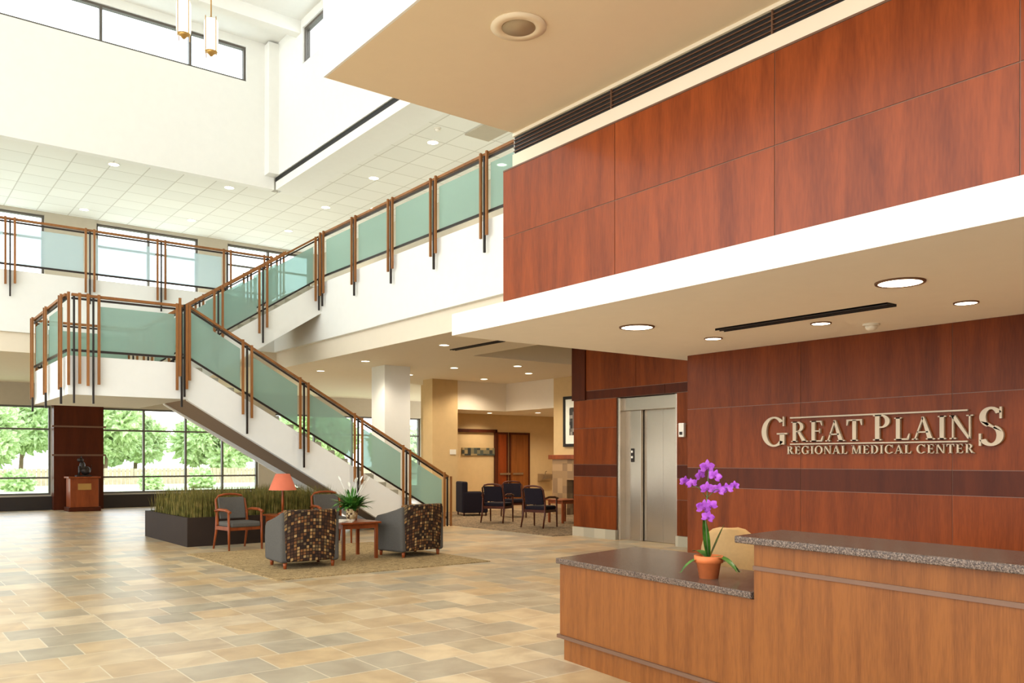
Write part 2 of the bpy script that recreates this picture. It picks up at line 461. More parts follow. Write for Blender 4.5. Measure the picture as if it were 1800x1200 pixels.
# ---- reception soffit, cherry bulkhead, upper ceiling box
S('ceiling', [(4.76,11.3,-6,7.2,2.75,2.965)], M_SOFF, 'white dropped soffit over the reception desk')
S('wall_bulkhead', [(5.09,8.3,-6,6.6,2.965,4.66),(8.3,11.3,-6,7.2,2.965,4.29)], M_WHITE, 'white bulkhead core')
def panels(name, x, ys, zs, mats, pick, label, seam=0.004, th=0.05):
    mb = MB()
    for i in range(len(ys)-1):
        for k in range(len(zs)-1):
            mb.mi = pick(i,k)
            mb.box(x, x+th, ys[i+1]+seam, ys[i]-seam, zs[k]+seam, zs[k+1]-seam)
    mb.mi = 2
    mb.box(x+0.005, x+th-0.005, ys[-1], ys[0], zs[0], zs[-1])
    o = mb.done(name, mats, kind='structure'); o['label'] = label
    return o
panels('wall_upper_cherry', 5.03, [6.7,5.14,3.57,2.0,0.43,-1.14,-2.7], [2.97,3.67,4.32], [M_CH,M_CHD,M_SEAM], lambda i,k:0, 'cherry veneer panelled bulkhead wall')
S('trim_2', [(5.03,5.09,-6,6.7,4.32,4.335)], M_SEAM, 'thin metal trim on the bulkhead')
S('ceiling', [(3.07,8.2,-6,6.54,4.66,11.75)], M_BOX, 'dropped ceiling block tinted cream for bounced light')
S('wall_block_face', [(3.05,3.07,-6,6.54,4.66,11.75)], M_WHITE, 'white face of dropped ceiling block')
g = empty('ventilation_grille', (5.05,0.27,4.455), 'long black linear air grille above the cherry panels', 'air vent')
MB().box(5.065,5.085,-6,6.56,4.455,4.63).done('backing', M_BLACK, g)
for k in range(4): MB().box(5.05,5.065,-6,6.56,4.485+k*0.036,4.491+k*0.036).done('louvre', M_SEAM, g)
for y in [5.2,3.6,2.0,0.4]: MB().box(5.048,5.066,y,y+0.012,4.455,4.63).done('divider', M_SEAM, g)
S('trim_8', [(5.04,5.088,-6,6.56,4.34,4.455)], M_CREAM, 'cream strip below the air grille')
S('trim_9', [(5.04,5.088,-6,6.56,4.63,4.66)], M_CREAM, 'cream strip above the air grille')

# ---- sign wall
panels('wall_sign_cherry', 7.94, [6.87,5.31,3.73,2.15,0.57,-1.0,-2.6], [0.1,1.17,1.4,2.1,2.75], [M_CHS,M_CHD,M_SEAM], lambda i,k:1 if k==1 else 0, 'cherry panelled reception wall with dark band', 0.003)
S('wall_sign_core', [(7.99,8.2,-6,6.87,0,2.75),(8.2,11.3,6.6,6.87,0,2.75)], M_CHD, 'dark core of the reception wall')
S('baseboard_sign', [(7.92,7.99,-2.6,6.87,0,0.1)], M_STONEB, 'stone tile base')
# ---- elevator wall
ex = 11.2
mb = MB(); s_=0.005
def pan(y0,y1,z0,z1,mi):
    mb.mi=mi; mb.box(ex,ex+0.05,y0+s_,y1-s_,z0+s_,z1-s_)
for (y0,y1) in [(6.9,8.3),(8.3,9.93),(11.4,12.6)]:
    for (z0,z1,mi) in [(0.18,0.8,0),(0.8,1.17,0),(1.17,1.4,1),(1.4,2.1,0),(2.1,2.65,0)]:
        pan(y0,y1,z0,z1,mi)
for (y0,y1) in [(6.9,8.3),(8.3,10.2),(10.2,12.24)]: pan(y0,y1,2.65,2.82,1)
for (y0,y1) in [(6.9,8.3),(8.3,9.6),(9.6,10.9),(10.9,12.24)]: pan(y0,y1,2.82,3.75,0)
mb.mi=1; mb.box(ex-0.03,ex+0.05,12.24,12.62,2.65,3.75)
mb.mi=2
for b in [(6.9,9.93,0.18,3.75),(11.4,12.6,0.18,3.75),(9.93,11.4,2.65,3.75)]: mb.box(ex+0.01,ex+0.045,b[0],b[1],b[2],b[3])
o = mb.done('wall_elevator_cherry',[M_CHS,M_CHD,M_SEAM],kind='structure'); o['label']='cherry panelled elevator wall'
S('wall_elevator_core', [(11.25,11.6,6.9,9.93,0,3.75),(11.25,11.6,11.4,12.6,0,3.75),(11.25,11.6,9.93,11.4,2.65,3.75),(11.6,13.6,6.9,7.1,0,3.75),(11.6,13.6,12.4,12.6,0,3.75)], M_CHD, 'dark core of elevator wall')
S('baseboard_elevator', [(11.17,11.25,6.9,9.93,0,0.18),(11.17,11.25,11.4,12.6,0,0.18)], M_STONEB, 'stone tile base by the elevator')
e = empty('elevator', (11.3,10.66,0), 'brushed steel elevator doors in a steel portal frame', 'elevator')
MB().box(11.22,11.52,9.94,9.99,0,2.64).box(11.22,11.52,11.33,11.39,0,2.64).box(11.3,11.52,9.99,11.33,2.4,2.64).done('door_frame', M_STEEL, e, 0.006)
MB().box(11.36,11.42,10.93,11.33,0,2.4).done('side_panel', M_STEEL, e, 0.004)
for (a,b) in [(9.99,10.458),(10.462,10.93)]:
    MB().box(11.44,11.48,a,b,0.01,2.4).done('door', M_STEEL, e, 0.002)
MB().box(11.48,11.5,9.99,11.33,0,2.4).done('shaft_backing', M_STEEL, e)
MB().box(11.345,11.362,11.1,11.17,1.45,1.7).done('call_button_plate', M_DARK, e)
for z in (1.52,1.62): MB().box(11.335,11.345,11.115,11.155,z,z+0.04).done('call_button', M_WPLAS, e)
e = empty('wall_card_reader', (11.15,9.78,1.95), 'white wall mounted access reader beside the elevator', 'card reader')
MB().box(11.14,11.2,9.72,9.84,1.88,2.12).done('housing', M_WPLAS, e, 0.01)
MB().box(11.132,11.142,9.75,9.81,1.92,1.97).done('reader_window', M_DARK, e)

# ---- lounge end walls
S('wall_lounge_east', [(15.35,15.6,12.6,18.1,0,3.75)], M_TAN, 'tan lounge wall')
S('wall_lounge_bulkhead', [(15.35,15.6,18.1,20.3,2.93,3.75),(13.55,15.6,20.3,20.5,2.93,3.75),(13.6,15.6,12.4,12.6,0,3.75)], M_CREAM, 'cream lounge bulkhead')
S('wall_lounge_pier', [(12.7,13.55,20.2,20.7,0,3.75)], M_TAN, 'tan wall pier')
S('wall_lounge_back', [(13.55,13.8,20.7,22.0,0,3.75),(13.55,19.8,22.0,22.2,0,3.75),(15.6,19.8,17.9,18.1,0,3.75),(19.6,19.8,18.1,22.0,0,3.75)], M_TAN, 'tan recess wall')
S('ceiling', [(13.8,19.6,20.5,22.0,2.93,3.2),(15.6,19.6,18.1,20.5,2.93,3.2)], M_CREAM, 'cream lowered recess ceiling')
S('trim_3', [(14.9,16.15,21.96,22.0,1.62,1.86)], mosaic_mat('decor_tile_band',0.12,[(70,78,70),(120,112,84),(160,140,96),(52,56,54)],0.4), 'decorative tile band')
def dr(n,x0,x1,y,z1,mat,frm):
    e = MB(); e.box(x0,x0+0.07,y-0.04,y,0,z1+0.07); e.box(x1-0.07,x1,y-0.04,y,0,z1+0.07); e.box(x0+0.07,x1-0.07,y-0.04,y,z1,z1+0.07)
    e.mi=1; e.box(x0+0.07,x1-0.07,y-0.03,y,0.01,z1)
    e.mi=2; e.box(x0+0.12,x0+0.55,y-0.07,y-0.05,1.0,1.06); e.box(x0+0.2,x0+0.24,y-0.055,y-0.03,1.0,1.05)
    o = e.done('door_%d'%n,[frm,mat,M_STEEL],kind='structure'); o['label']='wood door with metal push bar'
dr(1,16.75,17.6,22.0,2.3,M_DESK,M_FURND)
dr(2,16.22,16.7,22.0,2.3,M_CH,M_FURND)
S('trim_4', [(14.6,14.68,21.9,22.0,0,2.45),(14.6,16.2,21.9,22.0,2.35,2.45),(16.15,16.22,21.9,22.0,0,2.45)], M_FURND, 'dark door surround')
e=MB().box(13.28,13.48,20.18,20.198,1.64,1.78).done('room_plaque',M_WPLAS); tag(e,'small white room plaque on the tan pier','plaque')
S('wall_column', [(9.95,10.65,17.95,18.6,0,3.75)], M_WHITE, 'white square column')
S('trim_5', [(4.56,5.91,28.1,28.5,0,3.4)], M_CHD, 'dark clad pier between windows')
S('trim_6', [(4.5,5.97,28.05,28.1,2.45,2.5),(4.5,5.97,28.05,28.1,1.6,1.65)], M_SEAM, 'pale reveal line on pier')
S('baseboard_north', [(-14,4.56,28.4,28.5,0,0.4),(5.91,19.8,28.4,28.5,0,0.4)], M_DARK, 'dark heater cover below the windows')

# ================================================================= STAIR
SX0,SX1 = 4.79,10.46
LZ = 3.2
st = empty('staircase', (7,17,0), 'white plastered switchback staircase rising to the balcony', 'staircase')
def flight(xa,za,xb,zb,y0,y1,nr,parent,under=0.42):
    n = nr; dx=(xb-xa)/n; dz=(zb-za)/n
    pts=[(xa,y0,za)]
    for i in range(n):
        pts.append((xa+dx*i,y0,za+dz*(i+1))); pts.append((xa+dx*(i+1),y0,za+dz*(i+1)))
    pts.append((xb,y0,zb-under)); pts.append((xa+dx*0.2,y0,max(za-under,0.0)))
    if za-under<0:
        k = under/(zb-za)
        pts[-1]=(xa+(xb-xa)*k*1.0,y0,za+0.001)
    MB().prism(pts,(0,y1-y0,0)).done('step_flight',M_GREY,parent)
def stringer(xa,za,xb,zb,y0,y1,up,dn,parent,name='stringer'):
    pts=[(xa,y0,za+up),(xb,y0,zb+up),(xb,y0,zb-dn)]
    if za-dn<0:
        k=(dn-0.0)/(zb-za)
        pts += [(xa+(xb-xa)*k,y0,0.0),(xa,y0,0.0)]
    else: pts.append((xa,y0,za-dn))
    MB().prism(pts,(0,y1-y0,0)).done(name,M_WHITE,parent)
flight(SX1,0,SX0,LZ,16.12,17.5,19,st)
stringer(SX1-0.25,0.0+0.1,SX0,LZ,16.0,16.12,0.06,0.62,st)
stringer(SX1-0.25,0.0+0.1,SX0,LZ,17.5,17.62,0.06,0.62,st)
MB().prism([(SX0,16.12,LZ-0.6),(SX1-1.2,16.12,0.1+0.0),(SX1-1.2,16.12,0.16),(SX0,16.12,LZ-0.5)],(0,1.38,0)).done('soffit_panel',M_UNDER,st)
MB().box(2.81,SX0,16.0,19.42,LZ-0.6,LZ).box(2.81,SX0,16.0,16.1,LZ,LZ+0.06).box(2.81,2.91,16.1,19.42,LZ,LZ+0.06).box(2.91,SX0,19.32,19.42,LZ,LZ+0.06).done('landing',M_WHITE,st)
UX=8.2; UZ=5.36
flight(SX0,LZ,UX,UZ,17.82,19.3,13,st)
stringer(SX0,LZ,UX,UZ,17.7,17.82,0.06,0.6,st)
stringer(SX0,LZ,UX,UZ,19.3,19.42,0.06,0.6,st)
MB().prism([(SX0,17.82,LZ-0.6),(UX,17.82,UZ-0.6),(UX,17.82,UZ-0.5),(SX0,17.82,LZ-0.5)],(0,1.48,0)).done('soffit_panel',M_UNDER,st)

# ---- railings
def railing(label, p0, p1, stations, out, drop=(0.28,0.52), group='balcony and stair railings', glass=None):
    glass = glass or M_FROST
    p0=Vector(p0); p1=Vector(p1); L=(p1-p0); H=Vector((L.x,L.y,0)); hl=H.length; hd=H.normalized()
    e = empty('glass_railing', ((p0+p1)/2), label, 'railing', group)
    def at(t): return p0+L*t
    out=Vector(out)
    MB().bar(at(0)+Vector((0,0,1.09)),at(1)+Vector((0,0,1.09)),0.07,0.045,out).done('handrail',M_RAILW,e)
    MB().bar(at(0)+Vector((0,0,1.03)),at(1)+Vector((0,0,1.03)),0.03,0.035,out).done('top_metal_rail',M_DARK,e)
    MB().bar(at(0)+Vector((0,0,0.15)),at(1)+Vector((0,0,0.15)),0.03,0.04,out).done('bottom_metal_rail',M_DARK,e)
    sts=[s/hl for s in stations]
    for t in sts:
        for k,(off,w,dp,m,nm) in enumerate([(-0.085,0.042,drop[0],M_RAILW,'wooden_post'),(0,0.03,drop[1],M_DARK,'metal_post'),(0.085,0.042,drop[0]-0.03,M_RAILW,'wooden_post')]):
            tt=t+off/hl
            b=at(tt)+out*(0.06 if k!=1 else 0.045)
            base=at(tt).z
            q=hd*w/2; o2=out*0.018
            z0=max(base-dp,0.012)
            pts=[b-q-o2,b+q-o2,b+q+o2,b-q+o2]
            pts=[(p.x,p.y,z0) for p in pts]
            MB().prism(pts,(0,0,base+1.12-z0 if k!=1 else base+1.06-z0)).done(nm,m,e)
    for a,b in zip(sts[:-1],sts[1:]):
        a2=a+0.12/hl; b2=b-0.12/hl
        if b2-a2<0.05: continue
        A=at(a2); B=at(b2)
        pts=[A+Vector((0,0,0.17)),B+Vector((0,0,0.17)),B+Vector((0,0,0.93)),A+Vector((0,0,0.93))]
        pts=[p-out*0.006 for p in pts]
        MB().prism(pts,out*0.012).done('glass_panel',glass,e)
    return e
railing('wood and bronze railing with frosted green glass on lower flight',(SX0+0.02,15.98,LZ),(SX1,15.98,0.02),[-0.1,1.06,2.21,3.4,4.55,5.6],(0,-1,0),(0.3,0.62))
railing('frosted green glass railing along the landing front',(2.86,15.98,LZ),(SX0-0.02,15.98,LZ),[0.03,0.33,1.8],(0,-1,0),(0.45,0.75))
railing('frosted green glass railing along the landing side',(2.8,19.4,LZ),(2.8,16.05,LZ),[0.1,1.6,3.1],(-1,0,0),(0.5,0.75))
railing('frosted green glass railing behind the landing',(SX0,19.46,LZ),(2.87,19.46,LZ),[0.1,1.85],(0,1,0))
railing('wood and bronze railing with frosted glass on upper flight',(SX0,17.68,LZ),(UX-0.08,17.68,UZ),[0.2,1.1,2.05,3.33],(0,-1,0),(0.3,0.55))
railing('frosted glass railing on rear of upper flight',(SX0,19.44,LZ),(UX-0.1,19.44,UZ),[0.2,1.3,2.4,3.2],(0,1,0),(0.3,0.5))
railing('long frosted teal glass balcony railing',(8.17,17.55,5.4),(8.17,6.8,5.4),[0.08,1.6,3.13,4.67,6.22,7.77,9.3],(-1,0,0))
railing('long frosted glass balcony railing facing the atrium, tinted pale for window backlight',(-8.0,20.37,5.4),(8.15,20.37,5.4),[1.2,2.9,4.4,5.95,7.45,8.98,10.49,12.0,13.49,15.0,16.0],(0,-1,0),glass=M_FROSTLIT)

# ================================================================= SIGN
def arc(cx,cy,ro,rio,ri,rii,a0,a1,n=18):
    out=[]
    for i in range(n):
        a=math.radians(a0+(a1-a0)*i/n); b=math.radians(a0+(a1-a0)*(i+1)/n)
        out.append([(cx+ro*math.cos(a),cy+rio*math.sin(a)),(cx+ro*math.cos(b),cy+rio*math.sin(b)),(cx+ri*math.cos(b),cy+rii*math.sin(b)),(cx+ri*math.cos(a),cy+rii*math.sin(a))])
    return out
def rc(a,b,c,d): return [(a,c),(b,c),(b,d),(a,d)]
def stem(a,b): return [rc(a,b,0,1),rc(a-0.07,b+0.07,0,0.05),rc(a-0.07,b+0.07,0.95,1)]
G={}
G['I']=(stem(0.1,0.26),0.38)
G['L']=(stem(0.1,0.26)+[rc(0.26,0.6,0,0.07),[(0.52,0.05),(0.62,0.05),(0.65,0.28),(0.61,0.28)]],0.68)
G['T']=([rc(0.26,0.42,0,0.97),rc(0.18,0.5,0,0.05),rc(0.0,0.68,0.93,1),[(0,0.72),(0.04,0.72),(0.1,0.94),(0,0.94)],[(0.64,0.72),(0.68,0.72),(0.68,0.94),(0.58,0.94)]],0.7)
G['E']=(stem(0.1,0.26)+[rc(0.26,0.6,0,0.06),rc(0.26,0.58,0.94,1),rc(0.26,0.48,0.48,0.54),[(0.52,0.05),(0.62,0.05),(0.65,0.26),(0.61,0.26)],[(0.5,0.95),(0.58,0.95),(0.6,0.76),(0.57,0.76)],rc(0.46,0.5,0.4,0.62)],0.7)
bowl=arc(0.32,0.74,0.3,0.26,0.14,0.2,-90,90)+[rc(0.26,0.32,0.94,1),rc(0.26,0.32,0.48,0.54)]
G['P']=(stem(0.1,0.26)+bowl,0.68)
G['R']=(stem(0.1,0.26)+bowl+[[(0.32,0.52),(0.44,0.52),(0.76,0),(0.57,0)],rc(0.57,0.84,0,0.05)],0.84)
G['A']=([[(0.06,0),(0.12,0),(0.42,0.92),(0.38,1)],[(0.34,1),(0.44,1),(0.78,0),(0.59,0)],rc(0.18,0.6,0.3,0.36),rc(-0.02,0.2,0,0.05),rc(0.52,0.86,0,0.05)],0.86)
G['N']=([rc(0.1,0.16,0,1),rc(0.7,0.76,0,1),[(0.04,1),(0.22,1),(0.76,0),(0.66,0)],rc(0.01,0.25,0,0.05),rc(0.01,0.2,0.95,1),rc(0.61,0.85,0.95,1)],0.88)
G['S']=(arc(0.32,0.745,0.25,0.265,0.11,0.2,25,250)+arc(0.32,0.265,0.27,0.275,0.12,0.2,-155,70)+[[(0.1,0.64),(0.24,0.52),(0.56,0.36),(0.44,0.46),(0.26,0.6)]]+[rc(0.5,0.55,0.7,1.0),rc(0.06,0.11,0.0,0.32)],0.66)
G['C']=(arc(0.46,0.5,0.43,0.51,0.26,0.45,42,318,26)+[rc(0.76,0.81,0.68,1.0),rc(0.76,0.80,0.06,0.22)],0.9)
G['G']=(arc(0.46,0.5,0.43,0.51,0.26,0.45,42,318,26)+[rc(0.76,0.81,0.68,1.0),rc(0.66,0.82,0.06,0.42),rc(0.56,0.92,0.4,0.45)],0.96)
G['O']=(arc(0.46,0.5,0.44,0.51,0.27,0.45,0,360,32),0.94)
G['D']=(stem(0.1,0.26)+arc(0.34,0.5,0.44,0.5,0.27,0.44,-90,90,22)+[rc(0.26,0.34,0.94,1),rc(0.26,0.34,0,0.06)],0.84)
G['M']=([rc(0.1,0.16,0,1),[(0.04,1),(0.22,1),(0.54,0.0),(0.46,0.0)],[(0.47,0.0),(0.53,0.0),(0.86,1),(0.78,1)],rc(0.8,0.96,0,1),rc(0.01,0.25,0,0.05),rc(0.73,1.03,0,0.05),rc(0.0,0.16,0.95,1),rc(0.86,1.03,0.95,1)],1.08)
sg = empty('wall_sign',(7.9,4.53,1.55),'champagne metal letters reading GREAT PLAINS REGIONAL MEDICAL CENTER','sign')
def word(items, y_start, width, xw, depth, gap=0.07):
    tot=sum((G[c][1]+gap)*h if c!=' ' else 0.34*h for c,h,z in items)
    k=width/tot; y=y_start
    for c,h,z in items:
        if c==' ': y-=0.34*h*k; continue
        mb=MB()
        for poly in G[c][0]:
            mb.prism([(xw, y-px*h*k, z+py*h) for px,py in poly],(depth,0,0))
        mb.done('letter',M_SIGN,sg)
        y-=(G[c][1]+gap)*h*k
sm=0.215; zb=1.685
items=[('G',0.32,1.64)]+[(c,sm,zb) for c in 'REAT']+[(' ',sm,zb),('P',0.25,zb)]+[(c,sm,zb) for c in 'LAIN']+[('S',0.34,1.62)]
word(items,5.79,2.57,7.905,0.03)
word([(c,0.085,1.555) for c in 'REGIONAL MEDICAL CENTER'],5.46,1.95,7.91,0.025,0.1)
MB().box(7.908,7.935,3.58,5.42,1.935,1.95).done('upper_rule',M_SIGN,sg)
MB().box(7.908,7.935,3.58,5.42,1.655,1.668).done('lower_rule',M_SIGN,sg)

# ================================================================= DESK
A0=Vector((4.16,4.87,0)); Sd=Vector((-0.1054,-0.9944,0)); Td=Vector((0.9944,-0.1054,0))
def D(s,t,z=0):
    p=A0+Sd*s+Td*t; return (p.x,p.y,z)
def dprism(mb,st,z0,z1):
    mb.prism([D(s,t,z0) for s,t in st],(0,0,z1-z0)); return mb
dk=empty('reception_desk',D(1.9,0.5),'cherry reception desk with two level speckled granite counter','reception desk')
ins=[(0.015,0.02),(1.93,0.02),(1.93,0.66),(0.71,0.66),(0.56,1.11),(-0.32,1.01)]
ins2=[(0.04,0.04),(6.2,0.04),(6.2,0.6),(0.65,0.6),(0.5,1.05),(-0.26,0.95)]
dprism(MB(),ins2,0,0.165).done('toe_kick',M_DESK,dk)
dprism(MB(),ins,0.19,0.715).done('body',M_DESK,dk)
dprism(MB(),[(1.935,0.005),(6.2,0.005),(6.2,0.66),(1.935,0.66)],0.19,0.715).done('body',M_DESK,dk)
dprism(MB(),[(0.0,0.0),(6.2,0.0),(6.2,0.68),(0.73,0.68),(0.58,1.13),(-0.33,1.03)],0.165,0.19).done('metal_trim',M_SEAM,dk)
dprism(MB(),[(0.0,-0.01),(1.92,-0.01),(1.92,0.7),(0.75,0.7),(0.6,1.15),(-0.35,1.05)],0.72,0.76).done('lower_countertop',M_GRAN,dk,0.006)
dprism(MB(),[(1.935,0.12),(6.2,0.12),(6.2,0.72),(1.935,0.72)],0.715,0.75).done('work_surface',M_DESK,dk)
dprism(MB(),[(1.935,0.005),(6.2,0.005),(6.2,0.12),(1.935,0.12)],0.715,0.885).done('lower_front_panel',M_DESK,dk)
dprism(MB(),[(1.935,-0.006),(6.2,-0.006),(6.2,0.12),(1.935,0.12)],0.885,0.908).done('metal_trim',M_SEAM,dk)
dprism(MB(),[(1.935,0.005),(6.2,0.005),(6.2,0.12),(1.935,0.12)],0.908,1.03).done('upper_front_panel',M_DESK,dk)
dprism(MB(),[(1.84,-0.05),(6.2,-0.05),(6.2,0.5),(1.70,0.5)],1.03,1.07).done('upper_countertop',M_GRAN,dk,0.006)
dprism(MB(),[(1.94,0.12),(1.97,0.12),(1.97,0.46),(1.94,0.46)],0.75,1.03).done('support_panel',M_DESK,dk)

# office chair behind desk
oc=empty('office_chair',(0,0,0),'beige rounded back office chair behind the desk','chair')
mb=MB()
n=12; fr=[];bk=[]
W=[0.18,0.20,0.22,0.225,0.22,0.205,0.175,0.13,0.07]; Z=[0.5,0.56,0.64,0.72,0.79,0.85,0.90,0.935,0.95]
for j in range(9):
    t=j/8; w=W[j]; z=Z[j]
    a=[];b=[]
    for i in range(n+1):
        u=-1+2*i/n
        yy=0.07*u*u
        a.append(mb.v((w*u,-0.24+yy-0.03*t,z))); b.append(mb.v((w*u*0.98,-0.17+yy-0.03*t,z)))
    fr.append(a);bk.append(b)
for j in range(8):
    for i in range(n):
        mb.f([fr[j][i],fr[j][i+1],fr[j+1][i+1],fr[j+1][i]],True); mb.f([bk[j][i+1],bk[j][i],bk[j+1][i],bk[j+1][i+1]],True)
    mb.f([fr[j][0],fr[j+1][0],bk[j+1][0],bk[j][0]],True); mb.f([fr[j][n],bk[j][n],bk[j+1][n],fr[j+1][n]],True)
for j in (0,8):
    for i in range(n): mb.f([fr[j][i],bk[j][i],bk[j][i+1],fr[j][i+1]],True)
mb.done('backrest',M_BEIGE,oc,0.012)
MB().box(-0.25,0.25,-0.17,0.28,0.40,0.49).done('seat',M_BEIGE,oc,0.035)
MB().lathe([(0.03,0.08),(0.03,0.4)],seg=12).done('gas_column',M_DARK,oc)
MB().box(-0.03,0.03,-0.27,-0.05,0.37,0.40).box(-0.03,0.03,-0.285,-0.262,0.37,0.62).done('back_bracket',M_DARK,oc)
mb=MB()
for i in range(5):
    a=2*math.pi*i/5
    mb.bar((0,0,0.09),(0.28*math.cos(a),0.28*math.sin(a),0.06),0.04,0.03,(-math.sin(a),math.cos(a),0))
    mb.lathe([(0.025,0.0),(0.03,0.02),(0.025,0.05)],(0.27*math.cos(a),0.27*math.sin(a),0),10)
mb.done('star_base',M_DARK,oc)
oc.location=(5.72,4.5,0); oc.rotation_euler=(0,0,math.radians(128)+math.pi)

# ================================================================= ORCHID
orx,ory=4.21,3.47
oe=empty('potted_orchid',(0,0,0),'purple orchid in a terracotta pot on the granite counter','potted plant')
MB().lathe([(0.058,0),(0.076,0.098),(0.088,0.098),(0.09,0.14),(0.08,0.14),(0.075,0.112),(0.0,0.112)],seg=28,cap=True).done('pot',M_TERRA,oe)
MB().lathe([(0.073,0.111),(0.03,0.124),(0.001,0.127)],seg=16).done('soil',M_SOIL,oe)
rt=Vector((0.793,-0.609,0)); fw=Vector((0.609,0.793,0))
for (dx,df,dz,l,w,dr_) in [(-0.9,0.0,0.45,0.24,0.06,1.0),(0.9,0.1,0.5,0.27,0.075,1.0),(0.3,-0.1,1.0,0.24,0.085,0.25),(-0.1,0.1,1.2,0.28,0.08,0.12),(0.6,-0.6,0.7,0.24,0.07,1.0),(-0.3,0.8,0.8,0.2,0.06,0.6)]:
    MB().leaf((0,0,0.12),rt*dx+fw*df+Vector((0,0,dz)),l,w,dr_,8,zmin=0.035).done('leaf',M_LEAF,oe)
def P(r,z,f=0.0): return rt*r+fw*f+Vector((0,0,z))
pts=[P(0,0.12),P(-0.012,0.25),P(-0.02,0.38),P(-0.01,0.5),P(-0.005,0.6),P(0.0,0.68)]
mb=MB().tube(pts,[0.005,0.0045,0.004,0.004,0.003,0.002],8)
brs=[((-0.01,0.5),(-0.06,0.56),(-0.13,0.6)),((-0.01,0.5),(0.04,0.55),(0.16,0.565)),((-0.02,0.4),(-0.01,0.42),(0.0,0.42))]
for a,b,c in brs: mb.tube([P(*a),P(*b),P(*c)],0.0025,6)
mb.done('flower_stem',plain('orchid_stem',(80,96,50),0.6),oe)
def flower(c, s, ang, tilt):
    mb=MB(); c=Vector(c)
    nrm=(-fw*math.cos(tilt)+rt*math.sin(tilt)*0.6+Vector((0,0,-0.1))).normalized()
    a=nrm.cross(Vector((0,0,1))).normalized(); b=a.cross(nrm).normalized()
    if b.z<0: b=-b
    for k,(an,l,w) in enumerate([(90,1,0.62),(210,1,0.62),(330,1,0.62),(15,1.05,0.95),(165,1.05,0.95)]):
        r=math.radians(an+ang); d=a*math.cos(r)+b*math.sin(r); sd=nrm.cross(d).normalized()
        rows=[]
        for i in range(7):
            t=i/6; w_=s*w*0.5*math.sin(math.pi*(0.06+0.9*t)); bul=nrm*s*(0.06*math.sin(math.pi*t)+0.02*(k>2))
            p=c+d*s*l*t+bul
            rows.append((mb.v(p-sd*w_-nrm*s*0.05),mb.v(p),mb.v(p+sd*w_-nrm*s*0.05)))
        for q,w2 in zip(rows[:-1],rows[1:]):
            mb.f([q[0],q[1],w2[1],w2[0]],True); mb.f([q[1],q[2],w2[2],w2[1]],True)
    mb.mi=1
    mb.blob(c+nrm*s*0.18-b*s*0.12,s*0.17,2,0.2,2,(1,1,1.2))
    return mb.done('flower',[M_PURPLE,M_PURD],oe)
for (r,z,f,s,an,t) in [(-0.01,0.69,0,0.05,0,0.3),(0.035,0.635,-0.01,0.044,20,-0.5),(-0.05,0.64,0.01,0.04,-20,0.7),(-0.15,0.6,0,0.038,10,0.6),(-0.11,0.59,-0.02,0.036,-15,0.2),
                     (-0.015,0.56,-0.02,0.044,0,0.1),(0.06,0.55,0,0.044,15,-0.5),(0.115,0.555,0,0.04,-10,-0.6),(0.165,0.575,0.01,0.032,0,-1.0),
                     (-0.035,0.44,-0.015,0.052,5,0.4),(0.01,0.45,-0.01,0.044,-25,-0.5),(-0.01,0.38,-0.02,0.042,15,0)]:
    flower(P(r,z,f),s,an,t)
oe.location=(orx,ory,0.76)

# ================================================================= LIGHT FIXTURES
def dl(x,y,z,r,grp,lab):
    e=empty('recessed_light',(x,y,z),lab,'ceiling light',grp)
    mb=MB(); seg=28
    ri=r*0.86
    def ring(rr,zz): return [mb.v((x+rr*math.cos(2*math.pi*i/seg),y+rr*math.sin(2*math.pi*i/seg),z+zz)) for i in range(seg)]
    rs=[ring(r,0.004),ring(r*0.97,-0.012),ring(ri,-0.012),ring(ri,0.004)]
    for p,q in zip(rs[:-1],rs[1:]):
        for i in range(seg):
            j=(i+1)%seg; mb.f([p[i],p[j],q[j],q[i]],True)
    mb.done('trim_ring',M_SEAM if z<2.8 else M_WPLAS,e)
    MB().lathe([(ri,-0.008),(ri,0.004)],(x,y,z),seg).done('lens',M_LAMP,e)
    return e
def spot(x,y,z,power,size=120,col=(1,0.86,0.68),rad=0.1):
    l=bpy.data.lights.new('downlight_bulb','SPOT'); l.energy=power; l.spot_size=math.radians(size); l.spot_blend=0.6; l.color=col; l.shadow_soft_size=rad
    o=bpy.data.objects.new('downlight_bulb',l); COL.objects.link(o); o.location=(x,y,z-0.05)
for x,y in [(5.83,3.1),(5.83,5.66),(5.83,0.5)]:
    dl(x,y,2.75,0.17,'reception soffit downlights','large round recessed downlight in the reception soffit'); spot(x,y,2.75,80)
for x,y in [(7.0,3.18),(7.0,4.47),(7.0,5.71),(7.0,1.9)]:
    dl(x,y,2.75,0.095,'reception wall wash lights','small round recessed wall wash light'); spot(x,y,2.75,48,120,(1,0.8,0.56))
for x,y in [(9.14,14.1),(9.2,17.5),(9.3,20.1),(11.6,17.45),(11.6,19.6),(13.9,17.4),(13.9,19.4),(9.14,10.8),(12.6,16.2)]:
    dl(x,y,3.75,0.11,'lounge ceiling downlights','round recessed downlight in the cream ceiling'); spot(x,y,3.75,140,150)
for x,y in [(16.5,20.2),(15.4,21.2),(18,20.2)]: dl(x,y,2.93,0.1,'lounge ceiling downlights','round recessed downlight added to brighten the recess'); spot(x,y,2.93,90,150)  # fixtures and spots added for more light inside the recess
for x,y in [(-1.5,23.5),(2.0,23.5),(5.5,23.5),(2.0,26.5),(5.5,26.5)]:
    dl(x,y,3.75,0.11,'lounge ceiling downlights','round recessed downlight in the cream ceiling')
